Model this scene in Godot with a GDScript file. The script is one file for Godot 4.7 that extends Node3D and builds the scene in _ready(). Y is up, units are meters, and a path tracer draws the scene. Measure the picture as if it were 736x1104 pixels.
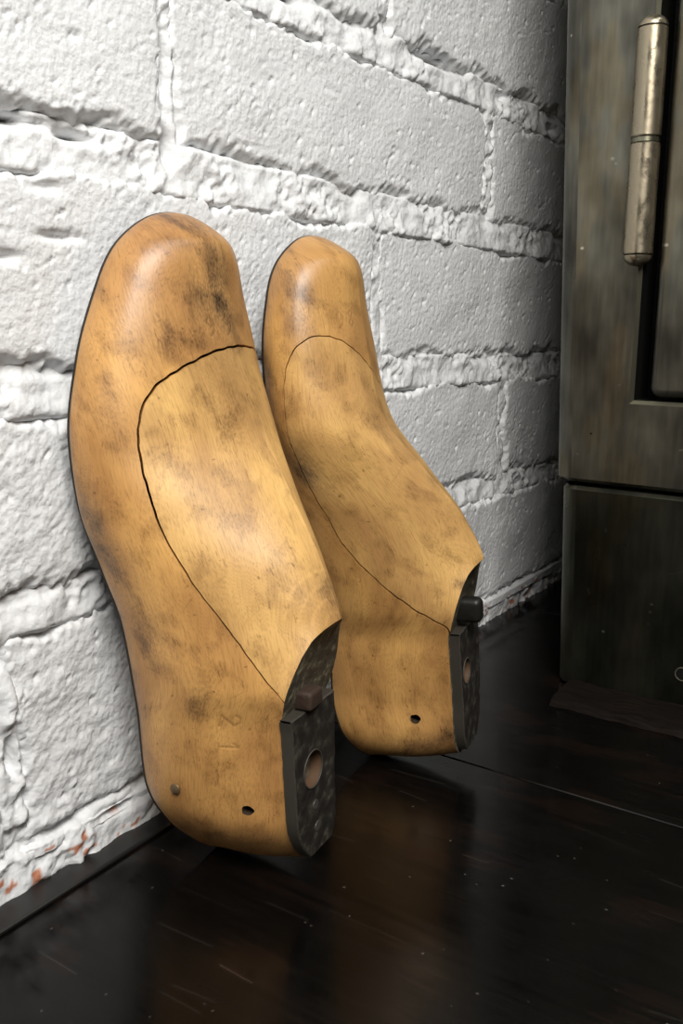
extends Node3D
# A pair of old wooden shoe lasts leaning on a white-painted brick wall, beside a dark steel cabinet.

const EYE_HEIGHT := 0.245
const EYE_OFF_WALL := 0.3085

var rng := RandomNumberGenerator.new()
var shared := {}

# ---------------------------------------------------------------- small helpers

func noise(s: int, octaves := 1, kind := FastNoiseLite.TYPE_SIMPLEX) -> FastNoiseLite:
	var n := FastNoiseLite.new()
	n.seed = s
	n.noise_type = kind
	n.frequency = 1.0
	n.fractal_type = FastNoiseLite.FRACTAL_FBM if octaves > 1 else FastNoiseLite.FRACTAL_NONE
	n.fractal_octaves = octaves
	return n

func sstep(a: float, b: float, x: float) -> float:
	var t := clampf((x - a) / (b - a), 0.0, 1.0)
	return t * t * (3.0 - 2.0 * t)

func tag(o: Node, label: String, category: String, group := "") -> void:
	o.set_meta("label", label)
	o.set_meta("category", category)
	if group != "":
		o.set_meta("group", group)

func structure(o: Node) -> void:
	o.set_meta("kind", "structure")

func base(called: String, at := Vector3.ZERO) -> Node3D:
	var o := Node3D.new()
	o.name = called
	add_child(o, true)
	o.position = at
	return o

func put(called: String, mesh: Mesh, m: Material, parent: Node = null, at := Vector3.ZERO) -> MeshInstance3D:
	var o := MeshInstance3D.new()
	o.name = called
	o.mesh = mesh
	o.material_override = m
	o.cast_shadow = GeometryInstance3D.SHADOW_CASTING_SETTING_ON
	(parent if parent else self).add_child(o, true)
	o.position = at
	return o

# ---------------------------------------------------------------- mesh bag: positions, normals, uv, colours, triangles

class Bag:
	var v := PackedVector3Array()
	var n := PackedVector3Array()
	var uv := PackedVector2Array()
	var c := PackedColorArray()
	var t := PackedInt32Array()

	func add(p: Vector3, nn: Vector3, u := Vector2.ZERO, col := Color.WHITE) -> int:
		v.append(p)
		n.append(nn)
		uv.append(u)
		c.append(col)
		return v.size() - 1

	func tri(a: int, b: int, d: int) -> void:
		# Godot's front faces run clockwise seen from outside
		var k := (v[b] - v[a]).cross(v[d] - v[a])
		if k.dot(n[a] + n[b] + n[d]) > 0.0:
			t.append(a); t.append(d); t.append(b)
		else:
			t.append(a); t.append(b); t.append(d)

	func quad(a: int, b: int, d: int, e: int) -> void:
		tri(a, b, d)
		tri(a, d, e)

	# flat quad with its own corners; the normal is turned towards out
	func face(a: Vector3, b: Vector3, d: Vector3, e: Vector3, out: Vector3, u0 := Vector2.ZERO, u1 := Vector2.ZERO, u2 := Vector2.ZERO, u3 := Vector2.ZERO) -> void:
		var k := (d - a).cross(e - b)
		if k.length_squared() < 1e-20:
			return
		k = k.normalized()
		if k.dot(out) < 0.0:
			k = -k
		quad(add(a, k, u0), add(b, k, u1), add(d, k, u2), add(e, k, u3))

	func mesh(colors := false) -> ArrayMesh:
		var a := []
		a.resize(Mesh.ARRAY_MAX)
		a[Mesh.ARRAY_VERTEX] = v
		a[Mesh.ARRAY_NORMAL] = n
		a[Mesh.ARRAY_TEX_UV] = uv
		if colors:
			a[Mesh.ARRAY_COLOR] = c
		a[Mesh.ARRAY_INDEX] = t
		var m := ArrayMesh.new()
		m.add_surface_from_arrays(Mesh.PRIMITIVE_TRIANGLES, a)
		return m

# keep the part of a bag where f > 0; rim collects the new edge as index pairs
func clip(m: Bag, f: PackedFloat32Array, rim: PackedInt32Array) -> Bag:
	var o := Bag.new()
	var was := PackedInt32Array()
	was.resize(m.v.size())
	was.fill(-1)
	var cut := {}
	var count := m.v.size()
	for k in range(0, m.t.size(), 3):
		var id := [m.t[k], m.t[k + 1], m.t[k + 2]]
		var poly := PackedInt32Array()
		var edge := PackedInt32Array()
		for e in 3:
			var a: int = id[e]
			var b: int = id[(e + 1) % 3]
			if f[a] > 0.0:
				if was[a] < 0:
					was[a] = o.add(m.v[a], m.n[a], m.uv[a], m.c[a])
				poly.append(was[a])
			if (f[a] > 0.0) != (f[b] > 0.0):
				var key: int = mini(a, b) * count + maxi(a, b)
				if not cut.has(key):
					var s: float = f[a] / (f[a] - f[b])
					cut[key] = o.add(m.v[a].lerp(m.v[b], s), m.n[a].lerp(m.n[b], s).normalized(), m.uv[a].lerp(m.uv[b], s), m.c[a].lerp(m.c[b], s))
				poly.append(cut[key])
				edge.append(cut[key])
		for e in range(1, poly.size() - 1):
			o.t.append(poly[0]); o.t.append(poly[e]); o.t.append(poly[e + 1])
		if edge.size() == 2:
			rim.append(edge[0]); rim.append(edge[1])
	return o

# walls of a cut: from the rim inwards along dir (or against each normal when dir is zero)
func skirt(o: Bag, rim: PackedInt32Array, depth: float, dir := Vector3.ZERO, into: Bag = null) -> void:
	var w := into if into else o
	for k in range(0, rim.size(), 2):
		var a := o.v[rim[k]]
		var b := o.v[rim[k + 1]]
		if a.distance_squared_to(b) < 1e-16:
			continue
		var da := dir if dir != Vector3.ZERO else -o.n[rim[k]]
		var db := dir if dir != Vector3.ZERO else -o.n[rim[k + 1]]
		var kk := (b - a).cross(da)
		if kk.length_squared() < 1e-22:
			continue
		w.face(a, b, b + db * depth, a + da * depth, kk, o.uv[rim[k]], o.uv[rim[k + 1]], o.uv[rim[k + 1]], o.uv[rim[k]])

# box with chamfered edges, per-face uv in metres
func chamfered(lo: Vector3, hi: Vector3, ch: float) -> ArrayMesh:
	var b := Bag.new()
	var mid := (lo + hi) / 2.0
	var h := (hi - lo) / 2.0
	for ax in 3:
		var i := (ax + 1) % 3
		var j := (ax + 2) % 3
		for s in [-1.0, 1.0]:
			var q := []
			for c4 in [[-1, -1], [1, -1], [1, 1], [-1, 1]]:
				var p := Vector3.ZERO
				p[ax] = s * h[ax]
				p[i] = c4[0] * (h[i] - ch)
				p[j] = c4[1] * (h[j] - ch)
				q.append(mid + p)
			var out := Vector3.ZERO
			out[ax] = s
			var uvs := []
			for p in q:
				uvs.append(Vector2(p[i], p[j]))
			b.face(q[0], q[1], q[2], q[3], out, uvs[0], uvs[1], uvs[2], uvs[3])
	for ax in 3:
		var i := (ax + 1) % 3
		var j := (ax + 2) % 3
		for si in [-1.0, 1.0]:
			for sj in [-1.0, 1.0]:
				var q := []
				for c4 in [[-1, 0], [1, 0], [1, 1], [-1, 1]]:
					var p := Vector3.ZERO
					p[ax] = c4[0] * (h[ax] - ch)
					p[i] = si * (h[i] - (ch if c4[1] == 1 else 0.0))
					p[j] = sj * (h[j] - (0.0 if c4[1] == 1 else ch))
					q.append(mid + p)
				var out := Vector3.ZERO
				out[i] = si
				out[j] = sj
				b.face(q[0], q[1], q[2], q[3], out, Vector2(q[0][ax], 0), Vector2(q[1][ax], 0), Vector2(q[2][ax], ch), Vector2(q[3][ax], ch))
	for sx in [-1.0, 1.0]:
		for sy in [-1.0, 1.0]:
			for sz in [-1.0, 1.0]:
				var s3 := Vector3(sx, sy, sz)
				var p1 := mid + s3 * (h - Vector3(0, ch, ch))
				var p2 := mid + s3 * (h - Vector3(ch, 0, ch))
				var p3 := mid + s3 * (h - Vector3(ch, ch, 0))
				var nn := s3.normalized()
				b.tri(b.add(p1, nn), b.add(p2, nn), b.add(p3, nn))
	return b.mesh()

# box with fully rounded edges
func pebble(lo: Vector3, hi: Vector3, r: float) -> ArrayMesh:
	var b := Bag.new()
	var mid := (lo + hi) / 2.0
	var h := (hi - lo) / 2.0 - Vector3(r, r, r)
	var nu := 32
	var nv := 17
	for j in nv + 1:
		for i in nu:
			var th := PI * j / nv
			var an := TAU * (i + 0.5) / nu
			var n := Vector3(sin(th) * cos(an), cos(th), sin(th) * sin(an))
			b.add(mid + Vector3(signf(n.x) * h.x, signf(n.y) * h.y, signf(n.z) * h.z) + n * r, n, Vector2(an * 0.01, th * 0.01))
	for j in nv:
		for i in nu:
			var i2 := (i + 1) % nu
			b.quad(j * nu + i, j * nu + i2, (j + 1) * nu + i2, (j + 1) * nu + i)
	# the flat caps between the first and the last ring
	for e in [0, nv]:
		for i in range(1, nu - 1):
			b.tri(e * nu, e * nu + i, e * nu + i + 1)
	return b.mesh()

# solid of revolution about +y from (radius, height) pairs, smooth except where a point is given twice
func lathe(profile: PackedVector2Array, sides: int) -> ArrayMesh:
	var b := Bag.new()
	for k in profile.size() - 1:
		var p := profile[k]
		var q := profile[k + 1]
		if p.is_equal_approx(q):
			continue
		var d := (q - p).normalized()
		var flat := Vector2(d.y, -d.x)
		var n0 := flat
		var n1 := flat
		if k > 0 and not profile[k - 1].is_equal_approx(p):
			var e := (p - profile[k - 1]).normalized()
			n0 = (flat + Vector2(e.y, -e.x)).normalized()
		if k + 2 < profile.size() and not profile[k + 2].is_equal_approx(q):
			var e2 := (profile[k + 2] - q).normalized()
			n1 = (flat + Vector2(e2.y, -e2.x)).normalized()
		var ring := []
		for s in sides + 1:
			var an := TAU * s / sides
			var c := Vector3(cos(an), 0, sin(an))
			ring.append([b.add(c * p.x + Vector3(0, p.y, 0), c * n0.x + Vector3(0, n0.y, 0), Vector2(an * 0.01, p.y)), b.add(c * q.x + Vector3(0, q.y, 0), c * n1.x + Vector3(0, n1.y, 0), Vector2(an * 0.01, q.y))])
		for s in sides:
			b.quad(ring[s][0], ring[s][1], ring[s + 1][1], ring[s + 1][0])
	return b.mesh()

# ---------------------------------------------------------------- curves

func pchip(xk: PackedFloat32Array, yk: PackedFloat32Array, x: float) -> float:
	var cnt := xk.size()
	var i := 0
	while i < cnt - 2 and x > xk[i + 1]:
		i += 1
	var sl := func(k: int) -> float: return (yk[k + 1] - yk[k]) / (xk[k + 1] - xk[k])
	var md := func(k: int) -> float:
		if k == 0:
			return sl.call(0)
		if k == cnt - 1:
			return sl.call(cnt - 2)
		var d0: float = sl.call(k - 1)
		var d1: float = sl.call(k)
		if d0 * d1 <= 0.0:
			return 0.0
		var h0: float = xk[k] - xk[k - 1]
		var h1: float = xk[k + 1] - xk[k]
		var w1: float = 2.0 * h1 + h0
		var w2: float = h1 + 2.0 * h0
		return (w1 + w2) / (w1 / d0 + w2 / d1)
	var h: float = xk[i + 1] - xk[i]
	var t: float = (x - xk[i]) / h
	var m0: float = md.call(i)
	var m1: float = md.call(i + 1)
	return (2*t*t*t - 3*t*t + 1) * yk[i] + (t*t*t - 2*t*t + t) * h * m0 + (-2*t*t*t + 3*t*t) * yk[i + 1] + (t*t*t - t*t) * h * m1

func along(p: PackedVector2Array, q: float, straight := false) -> Vector2:
	var n := p.size() - 1
	var x := clampf(q * n, 0.0, n - 1e-6)
	var i := int(x)
	var t := x - i
	if straight:
		return p[i].lerp(p[i + 1], t)
	var p0 := p[maxi(i - 1, 0)]
	var p3 := p[mini(i + 2, n)]
	return p[i].cubic_interpolate(p[i + 1], p0, p3, t)

# ---------------------------------------------------------------- the shoe last
# own axes, in millimetres while it is computed: x from heel to toe, y across towards the outer side, z from sole to instep

const KNOT := [0.0, 0.06, 0.14, 0.25, 0.32, 0.395, 0.48, 0.58, 0.68, 0.79, 0.89, 0.95, 1.0]
const SOLE_LINE := [29.3, 17.0, 11.4, 12.5, 11.5, 9.2, 3.7, -0.8, 0.7, 2.6, 5.7, 7.5, 10.7]
const TOP_LINE := [84.2, 85.9, 83.9, 83.5, 88.8, 96.2, 87.7, 70.0, 52.4, 44.7, 40.8, 42.0, 32.8]
const OUTER := [15.1, 23.9, 31.3, 35.2, 37.0, 37.6, 41.6, 48.3, 51.7, 45.5, 38.8, 37.0, 33.4]
const INNER := [24.7, 22.9, 17.6, 17.1, 22.9, 28.2, 33.2, 40.6, 47.8, 46.7, 42.3, 39.4, 31.9]
const RIDGE := [-0.5, -0.2, 2.8, 4.6, 2.6, 1.2, 3.4, 10.5, 17.5, 10.4, 4.5, 2.4, 1.1]
const LENGTH := 280.39
const PLATE_UNDER := 79.8
const PLATE_OVER := 85.3
const PLATE_FRONT := 77.0

var heel_section := PackedVector2Array([Vector2(.80, 0), Vector2(.90, .07), Vector2(.97, .17), Vector2(1.0, .32), Vector2(.97, .5), Vector2(.88, .68), Vector2(.76, .84), Vector2(.66, 1.0), Vector2(0, 1.0)])
var instep_section := PackedVector2Array([Vector2(.82, 0), Vector2(.92, .05), Vector2(.985, .14), Vector2(1.0, .26), Vector2(.93, .44), Vector2(.74, .64), Vector2(.50, .82), Vector2(.26, .95), Vector2(0, 1.0)])
var toe_section := PackedVector2Array([Vector2(.93, 0), Vector2(.97, .08), Vector2(1.0, .2), Vector2(.99, .34), Vector2(.92, .52), Vector2(.77, .70), Vector2(.55, .85), Vector2(.29, .96), Vector2(0, 1.0)])
# the concave cut between top plate and instep block: (distance from heel, height)
var cut_line := PackedVector2Array([Vector2(-60, 79.8), Vector2(76.9, 79.8), Vector2(77.1, 80.6), Vector2(84, 82.6), Vector2(90, 84.3), Vector2(97, 86.3), Vector2(103, 88.1), Vector2(108.5, 90.4), Vector2(111.5, 92.6), Vector2(114, 95.4), Vector2(116, 99.0), Vector2(130, 140)])

func cut_height(a: float) -> float:
	for k in cut_line.size() - 1:
		if a <= cut_line[k + 1].x:
			return lerpf(cut_line[k].y, cut_line[k + 1].y, clampf((a - cut_line[k].x) / (cut_line[k + 1].x - cut_line[k].x), 0.0, 1.0))
	return 1e3

func last_surface(rows: int, half: int, flip: float) -> Bag:
	var key := "last_grid"
	var b := Bag.new()
	var cols := 2 * half - 1
	var xk := PackedFloat32Array(KNOT)
	var lines := [PackedFloat32Array(SOLE_LINE), PackedFloat32Array(TOP_LINE), PackedFloat32Array(OUTER), PackedFloat32Array(INNER), PackedFloat32Array(RIDGE)]
	var sections := []
	for j in half:
		var q := float(j) / (half - 1)
		sections.append([along(heel_section, q, q >= 7.0 / 8.0), along(instep_section, q), along(toe_section, q)])
	if not shared.has(key):
		var pos := PackedVector3Array()
		for i in rows:
			var th := float(i) / (rows - 1)
			var t := 0.5 - 0.5 * cos(PI * th)
			t = 0.5 * t + 0.5 * (t * t * (3.0 - 2.0 * t))
			var u0 := pchip(xk, lines[0], t)
			var u1 := pchip(xk, lines[1], t)
			var wo := pchip(xk, lines[2], t)
			var wi := pchip(xk, lines[3], t)
			var ridge := pchip(xk, lines[4], t)
			var w1 := sstep(0.0, 1.0, (t - 0.30) / 0.12)
			var w2 := sstep(0.0, 1.0, (t - 0.50) / 0.36)
			var ea := clampf((0.115 - t) / 0.115, 0.0, 1.0)
			var eb := clampf((t - 0.80) / 0.20, 0.0, 1.0)
			var e := pow(1.0 - pow(ea, 2.2), 1.0 / 2.2) * pow(maxf(1.0 - pow(eb, 2.7), 0.0), 1.0 / 2.45)
			var tall := (u1 - u0) * sqrt(maxf(1.0 - pow(eb, 5.0), 0.0))
			var lift := (u1 - u0) * 0.30 * (1.0 - sqrt(maxf(1.0 - pow(eb, 5.0), 0.0)))
			var bend := 10.66 * pow(clampf((t - 0.55) / 0.45, 0.0, 1.0), 2.0)
			var kk := pow(clampf(1.0 - t / 0.22, 0.0, 1.0), 2.0)
			for col in cols:
				var j := col if col < half else 2 * half - 2 - col
				var sd := 1.0 if col < half else -1.0
				var se: Array = sections[j]
				var hv: Vector2 = (se[0] as Vector2).lerp(se[1], w1).lerp(se[2], w2)
				var w := wo if sd > 0.0 else wi
				var hb := -1.95 * exp(-hv.y / 0.10) + 13.23 * pow(clampf(hv.y - 0.35, 0.0, 1.0), 1.6) - 1.98 * clampf(0.35 - hv.y, 0.0, 1.0)
				pos.append(Vector3(LENGTH * t + hb * kk, sd * w * e * hv.x - ridge * hv.y - bend, u0 + lift + tall * hv.y))
		shared[key] = pos
	var grid: PackedVector3Array = shared[key]
	# signed length round each row from the ridge, then normals from neighbours
	for i in rows:
		var arc := PackedFloat32Array()
		arc.resize(cols)
		arc[half - 1] = 0.0
		for j in range(half - 2, -1, -1):
			arc[j] = arc[j + 1] + grid[i * cols + j].distance_to(grid[i * cols + j + 1])
		for j in range(half, cols):
			arc[j] = arc[j - 1] - grid[i * cols + j].distance_to(grid[i * cols + j - 1])
		for j in cols:
			var p := grid[i * cols + j]
			var da := grid[mini(i + 1, rows - 1) * cols + j] - grid[maxi(i - 1, 0) * cols + j]
			var db := grid[i * cols + mini(j + 1, cols - 1)] - grid[i * cols + maxi(j - 1, 0)]
			var nn := da.cross(db)
			if nn.length_squared() < 1e-9:
				nn = Vector3(-1.0 if i < 10 else 1.0, 0, 0)
			nn = nn.normalized()
			var away := p - Vector3(clampf(p.x, 30, 250), -6, 40 if p.x < 110 else (28 if p.x < 170 else 18))
			if nn.dot(away) < 0.0:
				nn = -nn
			b.add(Vector3(p.x, p.y * flip, p.z), Vector3(nn.x, nn.y * flip, nn.z), Vector2(0.5 + arc[j] / 260.0, p.x / 290.0))
	for i in rows - 1:
		for j in cols - 1:
			var k := i * cols + j
			b.quad(k, k + 1, k + cols + 1, k + cols)
	return b

# signed distance (mm, about) from the outline of the instep block: a closed curve given as (distance from heel, length round from the ridge)
func block_table(outline: PackedVector2Array) -> PackedFloat32Array:
	var polar := []
	for p in outline:
		var d := p - Vector2(150, 0)
		polar.append(Vector2(fposmod(d.angle(), TAU), d.length()))
	polar.sort_custom(func(a, b): return a.x < b.x)
	var first: Vector2 = polar[0]
	var final: Vector2 = polar[-1]
	polar.push_front(Vector2(final.x - TAU, final.y))
	polar.append(Vector2(first.x + TAU, first.y))
	var table := PackedFloat32Array()
	for k in 360:
		var an := TAU * k / 360.0
		var i := 0
		while i < polar.size() - 2 and an > polar[i + 1].x:
			i += 1
		# straight line between the two points, in the plane
		var a: Vector2 = Vector2.from_angle(polar[i].x) * polar[i].y
		var b2: Vector2 = Vector2.from_angle(polar[i + 1].x) * polar[i + 1].y
		var dd := Vector2.from_angle(an)
		var e := b2 - a
		var den := dd.cross(e)
		table.append(a.cross(e) / den if absf(den) > 1e-6 else polar[i].y)
	var smooth := PackedFloat32Array()
	for k in 360:
		var s := 0.0
		for d in range(-4, 5):
			s += table[posmod(k + d, 360)] / 9.0
		smooth.append(s)
	return smooth

func scaled(b: Bag) -> Bag:
	for k in b.v.size():
		b.v[k] *= 0.001
	return b

func make_last(called: String, flip: float, outline: PackedVector2Array, gap: float, look: Dictionary, frame: Transform3D, pins: Array) -> Node3D:
	var root := base(called)
	root.transform = frame.scaled_local(Vector3.ONE * look.size)
	var rows := 300
	var half := 84
	var all := last_surface(rows, half, flip)
	# take off the top of the heel and the scoop
	var f := PackedFloat32Array()
	f.resize(all.v.size())
	for k in all.v.size():
		f[k] = cut_height(all.v[k].x) - all.v[k].z
	var rim := PackedInt32Array()
	var wood := clip(all, f, rim)
	var near := []
	var far := []
	for k in rim:
		var p := wood.v[k]
		(near if p.y * flip > -3.5 else far).append(p)
	# split into body and instep block
	var table := block_table(outline)
	f.resize(wood.v.size())
	var wob := noise(7)
	for k in wood.v.size():
		var p := Vector2(wood.v[k].x - 150.0, (wood.uv[k].x - 0.5) * 260.0)
		var an := fposmod(p.angle(), TAU) / TAU * 360.0
		var i := int(an) % 360
		var r0 := table[i]
		var r1 := table[(i + 1) % 360]
		var r := lerpf(r0, r1, an - floorf(an))
		var slope := (r1 - r0) / (TAU / 360.0) / maxf(r, 1.0)
		f[k] = (p.length() - r) / sqrt(1.0 + slope * slope) + 0.25 * wob.get_noise_2d(wood.v[k].x * 0.12, p.y * 0.12)
	var fb := f.duplicate()
	for k in f.size():
		var gp := gap * (lerpf(0.65, 1.0, sstep(120.0, 185.0, wood.v[k].x)) if flip > 0.0 else lerpf(1.0, 0.6, sstep(120.0, 185.0, wood.v[k].x)))
		f[k] -= gp
		fb[k] = -fb[k] - gp
	var rim_body := PackedInt32Array()
	var body := clip(wood, f, rim_body)
	var rim_block := PackedInt32Array()
	var block := clip(wood, fb, rim_block)
	# ease the edges of the joint, then give the joint its depth
	for pair in [[body, rim_body], [block, rim_block]]:
		var done := {}
		for k in pair[1]:
			if not done.has(k):
				done[k] = true
				pair[0].v[k] -= pair[0].n[k] * 0.3
		skirt(pair[0], pair[1], 5.0)
	# bored pin holes
	for pin in pins:
		var at: Vector2 = pin[0]
		var rad: float = pin[1]
		var side: float = pin[2]
		f.resize(body.v.size())
		for k in body.v.size():
			var p := body.v[k]
			var d := Vector2(p.x - at.x, (p.z - at.y) * 0.9)
			f[k] = (d.length() - rad * (1.0 + 0.05 * sin(d.angle() * 3.0 + at.x) + 0.05 * sin(d.angle() * 5.0))) if p.y * side > 0.0 else 5.0
		var rim_hole := PackedInt32Array()
		body = clip(body, f, rim_hole)
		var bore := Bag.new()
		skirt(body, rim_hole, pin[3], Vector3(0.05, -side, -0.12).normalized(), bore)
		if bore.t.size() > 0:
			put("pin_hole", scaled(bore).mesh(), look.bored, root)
	put("body", scaled(body).mesh(), look.body, root)
	put("instep_block", scaled(block).mesh(), look.block, root)
	# the sole, a thin dark plate along the feather edge
	var cols := 2 * half - 1
	var sole := Bag.new()
	var edge_a := []
	var edge_b := []
	for i in range(0, rows, 2):
		edge_a.append(all.v[i * cols])
		edge_b.append(all.v[i * cols + cols - 1])
	var soleloop := edge_a.duplicate()
	var back := edge_b.duplicate()
	back.reverse()
	soleloop.append_array(back)
	var mid := Vector3(140, -5 * flip, 5)
	for k in soleloop.size():
		var p: Vector3 = soleloop[k]
		var q: Vector3 = soleloop[(k + 1) % soleloop.size()]
		if p.distance_to(q) < 1e-4:
			continue
		var op := (p - mid).normalized() * Vector3(1, 1, 0)
		var oq := (q - mid).normalized() * Vector3(1, 1, 0)
		var up := Vector3(0, 0, 0.25)
		var dn := Vector3(0, 0, -1.0)
		sole.face(p + op * 0.2 + up, q + oq * 0.2 + up, q + oq * 0.2 + dn, p + op * 0.2 + dn, op)
		sole.face(p - op * 1.5 + up, q - oq * 1.5 + up, q + oq * 0.2 + up, p + op * 0.2 + up, Vector3(0, 0, 1))
	for i in edge_a.size() - 1:
		sole.face(edge_a[i] + Vector3(0, 0, -1.0), edge_a[i + 1] + Vector3(0, 0, -1.0), edge_b[i + 1] + Vector3(0, 0, -1.0), edge_b[i] + Vector3(0, 0, -1.0), Vector3(0, 0, -1))
	put("sole_plate", scaled(sole).mesh(), look.sole, root)
	# outlines of the cut, evenly along the heel-to-toe axis
	near.sort_custom(func(a, b): return a.x < b.x)
	far.sort_custom(func(a, b): return a.x < b.x)
	var side_at := func(list: Array, a: float) -> float:
		if a <= list[0].x:
			return list[0].y
		for k in list.size() - 1:
			if a <= list[k + 1].x:
				return lerpf(list[k].y, list[k + 1].y, (a - list[k].x) / maxf(list[k + 1].x - list[k].x, 1e-6))
		return list[-1].y
	var back_end: float = minf(near[0].x, far[0].x) + 0.15
	# the scooped face
	var face := Bag.new()
	var steps := 90
	for i in steps + 1:
		var a := lerpf(back_end, 114.6, float(i) / steps)
		var h := cut_height(a)
		var dh := (cut_height(a + 0.5) - cut_height(a - 0.5)) if a > PLATE_FRONT + 1.0 else 0.0
		var nn := Vector3(-dh, 0, 1).normalized()
		for j in 9:
			var y := lerpf(side_at.call(near, a), side_at.call(far, a), j / 8.0)
			var dip := -1.1 * sin(PI * j / 8.0) * sstep(PLATE_FRONT, PLATE_FRONT + 8.0, a) * (1.0 - sstep(108.0, 114.0, a))
			face.add(Vector3(a, y, h + dip), nn, Vector2(y * 0.01, a * 0.01))
	for i in steps:
		for j in 8:
			var k := i * 9 + j
			face.quad(k, k + 1, k + 10, k + 9)
	put("scoop_face", scaled(face).mesh(), look.iron, root)
	# the dark top plate with its thimble hole
	var plate := Bag.new()
	var rowsp := 64
	var inset := 0.15
	for i in rowsp + 1:
		var a := back_end + 5.5 + (PLATE_FRONT - 6.0 - back_end) * pow(float(i) / rowsp, 1.35)
		var yn: float = side_at.call(near, a) + 0.35 * flip
		var yf: float = side_at.call(far, a) + 2.6 * flip
		for j in 25:
			var y := lerpf(yn, yf, j / 24.0)
			var worn := 0.16 * wob.get_noise_2d(a * 0.2, y * 0.2)
			plate.add(Vector3(a, y, PLATE_OVER + worn), Vector3(0, 0, 1), Vector2(y * 0.01, a * 0.01))
	for i in rowsp:
		for j in 24:
			var k := i * 25 + j
			plate.quad(k, k + 1, k + 26, k + 25)
	# border of the plate with a worn chamfer
	var border := PackedVector3Array()
	for i in rowsp + 1:
		border.append(plate.v[i * 25])
	for j in range(1, 25):
		border.append(plate.v[rowsp * 25 + j])
	for i in range(rowsp - 1, -1, -1):
		border.append(plate.v[i * 25 + 24])
	for j in range(23, 0, -1):
		border.append(plate.v[j])
	var pc := Vector3(42, -3.5 * flip, PLATE_OVER)
	for k in border.size():
		var p := border[k]
		var q := border[(k + 1) % border.size()]
		if p.distance_to(q) < 1e-4:
			continue
		var op := Vector3(q.y - p.y, p.x - q.x, 0).normalized()
		if op.dot((p + q) / 2.0 - pc) < 0.0:
			op = -op
		var d1 := op * 0.5 + Vector3(0, 0, -0.6)
		var d2 := op * 0.55 + Vector3(0, 0, PLATE_UNDER - PLATE_OVER)
		plate.face(p, q, q + d1, p + d1, op + Vector3(0, 0, 1))
		plate.face(p + d1, q + d1, q + d2, p + d2, op)
	var hole := Vector2(49.5, 6.3 * flip) if flip > 0.0 else Vector2(53.5, 4.6)
	f.resize(plate.v.size())
	for k in plate.v.size():
		var d := Vector2(plate.v[k].x - hole.x, plate.v[k].y - hole.y)
		f[k] = (d.length() - look.bore) if plate.n[k].z > 0.9 and plate.v[k].z > PLATE_OVER - 0.4 else 5.0
	var rim_bore := PackedInt32Array()
	plate = clip(plate, f, rim_bore)
	var tube := Bag.new()
	skirt(plate, rim_bore, 30.0, Vector3(0, 0, -1), tube)
	var lo := 6
	for k in 24:
		var a0 := TAU * k / 24.0
		var a1 := TAU * (k + 1) / 24.0
		var c0 := Vector3(hole.x, hole.y, PLATE_OVER - 30.0)
		tube.face(c0, c0 + Vector3(cos(a0), sin(a0), 0) * (look.bore + 0.3), c0 + Vector3(cos(a1), sin(a1), 0) * (look.bore + 0.3), c0, Vector3(0, 0, 1))
		tube.tri(tube.add(c0, Vector3(0, 0, 1)), tube.add(c0 + Vector3(cos(a0), sin(a0), 0) * (look.bore + 0.3), Vector3(0, 0, 1)), tube.add(c0 + Vector3(cos(a1), sin(a1), 0) * (look.bore + 0.3), Vector3(0, 0, 1)))
	put("top_plate", scaled(plate).mesh(), look.plate, root)
	put("thimble_tube", scaled(tube).mesh(), look.tube, root)
	# worn rim of the thimble
	var ring := TorusMesh.new()
	ring.inner_radius = (look.bore - 0.25) * 0.001
	ring.outer_radius = (look.bore + 0.45) * 0.001
	ring.rings = 32
	ring.ring_segments = 8
	var r := put("thimble_rim", ring, look.rim, root, Vector3(hole.x, hole.y, PLATE_OVER + 0.05) * 0.001)
	r.rotation.x = PI / 2
	return root

# ---------------------------------------------------------------- textures

# strokes of the stamped numerals, in a box 0..1 wide and 0..1 tall (y down)
const STROKES := {
	"1": [[0.25, 0.25, 0.55, 0.0], [0.55, 0.0, 0.55, 1.0], [0.3, 1.0, 0.8, 1.0]],
	"2": [[0.05, 0.25, 0.3, 0.02], [0.3, 0.02, 0.7, 0.02], [0.7, 0.02, 0.95, 0.28], [0.95, 0.28, 0.05, 1.0], [0.05, 1.0, 1.0, 1.0]],
	"9": [[0.9, 0.3, 0.5, 0.0], [0.5, 0.0, 0.1, 0.28], [0.1, 0.28, 0.5, 0.55], [0.5, 0.55, 0.9, 0.3], [0.9, 0.3, 0.75, 0.75], [0.75, 0.75, 0.3, 1.0]],
	"8": [[0.5, 0.0, 0.15, 0.22], [0.15, 0.22, 0.85, 0.75], [0.85, 0.75, 0.5, 1.0], [0.5, 1.0, 0.15, 0.75], [0.15, 0.75, 0.85, 0.22], [0.85, 0.22, 0.5, 0.0]],
}

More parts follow.
